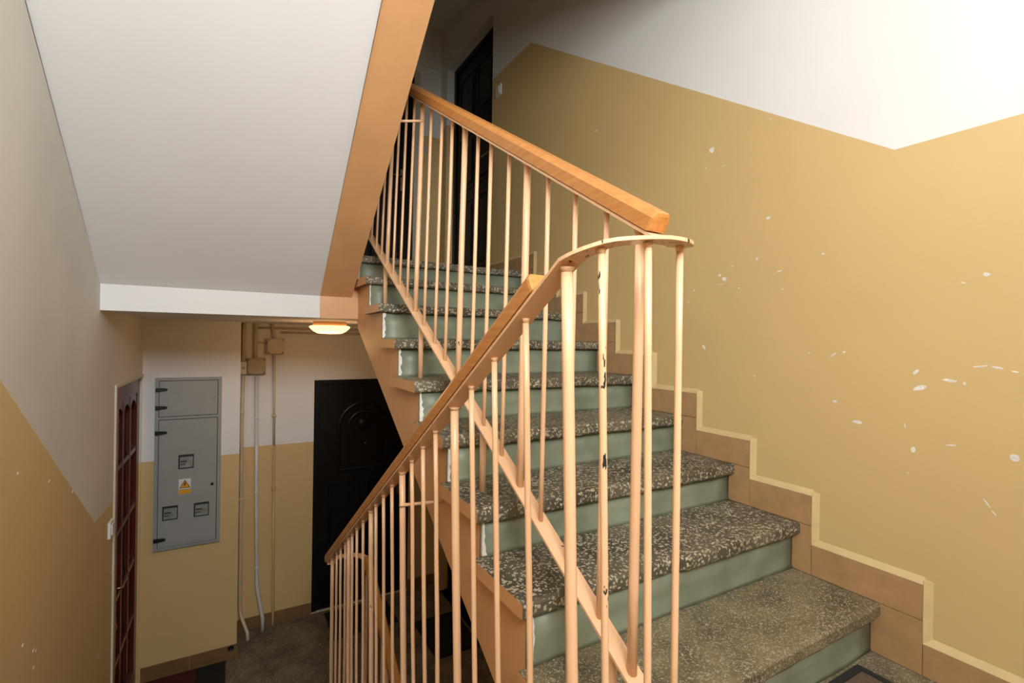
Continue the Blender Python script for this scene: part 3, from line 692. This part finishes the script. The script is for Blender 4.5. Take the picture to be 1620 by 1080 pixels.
b = MB(); b.tube([(-1.575, PY, .64), (-1.562, PY, -.5), (-1.553, PY, -1.02), (-1.548, PY-.004, -1.10), (-1.520, PY-.03, -1.27), (-1.508, PY-.04, -1.34), (-1.508, PY-.045, -1.44)], .0145, 'pipewhite', 12, (1, 0, 0)); b.build('pipe_section', pb)
clips(pb, -1.57, (.30, ), 'pipewhite'); clips(pb, -1.562, (-.31, ), 'pipewhite'); clips(pb, -1.555, (-.93, ), 'pipewhite')
b = MB(); b.tube([(-1.585, PY, .79), (-1.585, PY, CEIL)], .012, 'pipe'); b.build('pipe_section', pb)
pc = thing('conduit', (-1.44, PY, FLOOR), 'thin pipe nearest the black door, painted with the wall', 'pipe')
b = MB(); b.tube([(-1.447, PY, .818), (-1.44, PY, .062)], .010, 'pipe', 10); b.build('pipe_section', pc)
b = MB(); b.tube([(-1.44, PY, .06), (-1.43, PY, -1.40), (-1.43, PY, -1.44)], .010, 'pipeyellow', 10); b.build('pipe_section', pc)
b = MB(); b.tube([(-1.447, PY, .953), (-1.452, PY, .98), (-1.466, PY, CEIL)], .012, 'pipe', 10); b.build('pipe_section', pc)
clips(pc, -1.443, (.31, ), 'pipe'); clips(pc, -1.437, (-.30, ), 'pipeyellow')
hd = thing('conduit', (-1.0, YB, 1.0), 'pair of thin horizontal conduits under the lower landing ceiling', 'pipe')
for z, x0, x1 in ((1.035, -1.60, -.02), (1.000, -1.40, -.02)):
    b = MB(); b.tube([(x0, YB-.012, z), (x1, YB-.012, z)], .009, 'boxlight', 8, (0, 0, 1)); b.build('pipe_section', hd)
hd2 = thing('conduit', (-1.52, YB, .9), 'short horizontal conduit joining the two junction boxes', 'pipe')
b = MB(); b.tube([(-1.585, YB-.012, .915), (-1.495, YB-.012, .912)], .007, 'boxlight', 8, (0, 0, 1)); b.build('pipe_section', hd2)
def jbox(x, z, w_, h_, m, label):
    t = thing('junction_box', (x, YB, z), label, 'junction box')
    b = MB(); b.box(x-w_/2, x+w_/2, YB-.055, YB, z-h_/2, z+h_/2, m, .006); b.build('box_body', t)
    b = MB(); b.box(x-w_/2+.005, x+w_/2-.005, YB-.062, YB-.0552, z-h_/2+.005, z+h_/2-.005, m, .003); l_ = b.build('lid', t)
    for sx in (-1, 1):
        for sz in (-1, 1):
            b = MB(); b.lathe((x+sx*(w_/2-.013), YB-.062, z+sz*(h_/2-.013)), [(.005, 0), (.005, -.002)], 'dark', 8, 'y'); s = b.build('screw', l_); s.location = (0, 0, 0)
jbox(-1.578, .722, .135, .135, 'box', 'brown aged square junction box above the pale grey pipe')
jbox(-1.440, .885, .130, .130, 'boxlight', 'pale square junction box, the higher one near the ceiling')
t = thing('switch_box', (-1.672, YB, .71), 'small pale square box beside the brown junction box', 'box')
b = MB(); b.box(BX+.002, -1.648, YB-.075, YB, .66, .76, 'boxlight', .004); b.build('box_body', t)
b = MB(); b.lathe((-1.672, YB-.075, .71), [(.011, 0), (.011, -.004), (.007, -.006)], 'box', 14, 'y'); b.build('button', t)
# capped pipe end low on the shaft wall
b = MB(); b.lathe((-1.733, YBLK-.010, -1.358), [(.020, 0), (.020, -.006), (.015, -.008), (.013, -.004), (0, -.004)], 'hinge', 20, 'y'); tag(b.build('drain_cap'), 'small black round cap on the brown skirting under the meter cabinet', 'cap')

# ------------------------------------------------------------------ switches
def switch(x, y, z, sx, label, nm='light_switch'):
    t = thing(nm, (x, y, z), label, 'switch')
    b = MB(); xa, xb = sorted((x, x+sx*.012)); b.box(xa, xb, y-.041, y+.041, z-.041, z+.041, 'switch', .003); b.build('plate', t)
    b = MB(); xa, xb = sorted((x+sx*.0121, x+sx*.018)); b.box(xa, xb, y-.026, y+.026, z-.026, z+.026, 'switch', .003); b.build('rocker', t)
switch(XL, 2.45, -.03, 1, 'white light switch on the left wall just before the red door')
switch(0, 2.585, 2.88, -1, 'white light switch on the right wall beside the upper black door')
t = thing('light_switch', (-.145, YB, 2.80), 'pale light switch between the two upper black doors, behind balusters', 'switch')
b = MB(); b.box(-.186, -.104, YB-.012, YB, 2.76, 2.84, 'boxlight', .003); b.build('plate', t)
b = MB(); b.box(-.171, -.119, YB-.018, YB-.0121, 2.775, 2.825, 'boxlight', .003); b.build('rocker', t)
# trunking high on the upper landing's far wall
t = thing('cable_trunking', (-.1, YB, 3.6), 'pale cable trunking high on the upper far wall', 'trunking')
b = MB(); b.box(-.075, -.045, YB-.025, YB, 3.66, ZT, 'white', .002); b.build('trunk_section', t)
b = MB(); b.box(-.85, -.001, YB-.03, YB, 3.60, 3.655, 'white', .002); b.build('trunk_section', t)

# ------------------------------------------------------------------ lamp
lx, ly = -1.165, 2.86
lamp = thing('ceiling_lamp', (lx, ly, CEIL), 'round lit ceiling lamp with amber glow under the landing', 'lamp')
b = MB(); b.lathe((lx, ly, CEIL), [(.105, 0), (.112, -.004), (.112, -.026), (.105, -.028)], 'lampring', 48); p = b.build('lamp_base', lamp)
b = MB(); b.lathe((lx, ly, CEIL), [(.125, -.0285), (.136, -.036), (.128, -.048), (.105, -.068), (.082, -.080), (.06, -.083), (0, -.084)], 'lampglass', 48); p = b.build('lamp_shade', lamp); p['label'] = 'glowing opal glass shade'
d = bpy.data.lights.new('lamp_light', 'POINT'); d.energy = 2.6; d.color = (1.0, .55, .22); d.shadow_soft_size = .08
o = bpy.data.objects.new('lamp_light', d); COL.objects.link(o); o.location = (lx, ly, CEIL-.16)

# ------------------------------------------------------------------ doormats
def dmat(x0, x1, y0, y1, z, label, m='matblack', edge=None):
    t = thing('doormat', ((x0+x1)/2, (y0+y1)/2, z), label, 'doormat')
    b = MB(); b.box(x0, x1, y0, y1, z, z+.010, m, .003); b.build('pile', t)
    return t
dmat(-1.03, -.50, 3.32, 3.74, FLOOR, 'black doormat in front of the far black door, behind balusters')
dmat(-.40, -.03, 2.70, 3.24, FLOOR, 'black doormat on the lower floor close to the stair stringer')
t = dmat(-2.26, -1.945, 2.62, 3.435, FLOOR, 'dark red doormat with a black end, below the meter cabinet', 'matred')
b = MB(); b.box(-1.945, -1.765, 2.62, 3.432, FLOOR, FLOOR+.0105, 'matblack', .003); p = b.build('end_band', t); p['label'] = 'black end band'
t = thing('doormat', (-.6, -.25, 0), 'brown doormat in a dark frame on the half landing', 'doormat')
b = MB(); b.box(-.85, -.155, -.60, .0, 0, .006, 'matbrown', .002); b.build('pile', t)
b = MB()
for (a, c, e_, f) in ((-.875, -.85, -.625, .021), (-.155, -.135, -.625, .021), (-.85, -.155, -.625, -.60), (-.85, -.155, .0, .021)): b.box(a, c, e_, f, 0, .009, 'dark', .002)
b.build('frame', t)
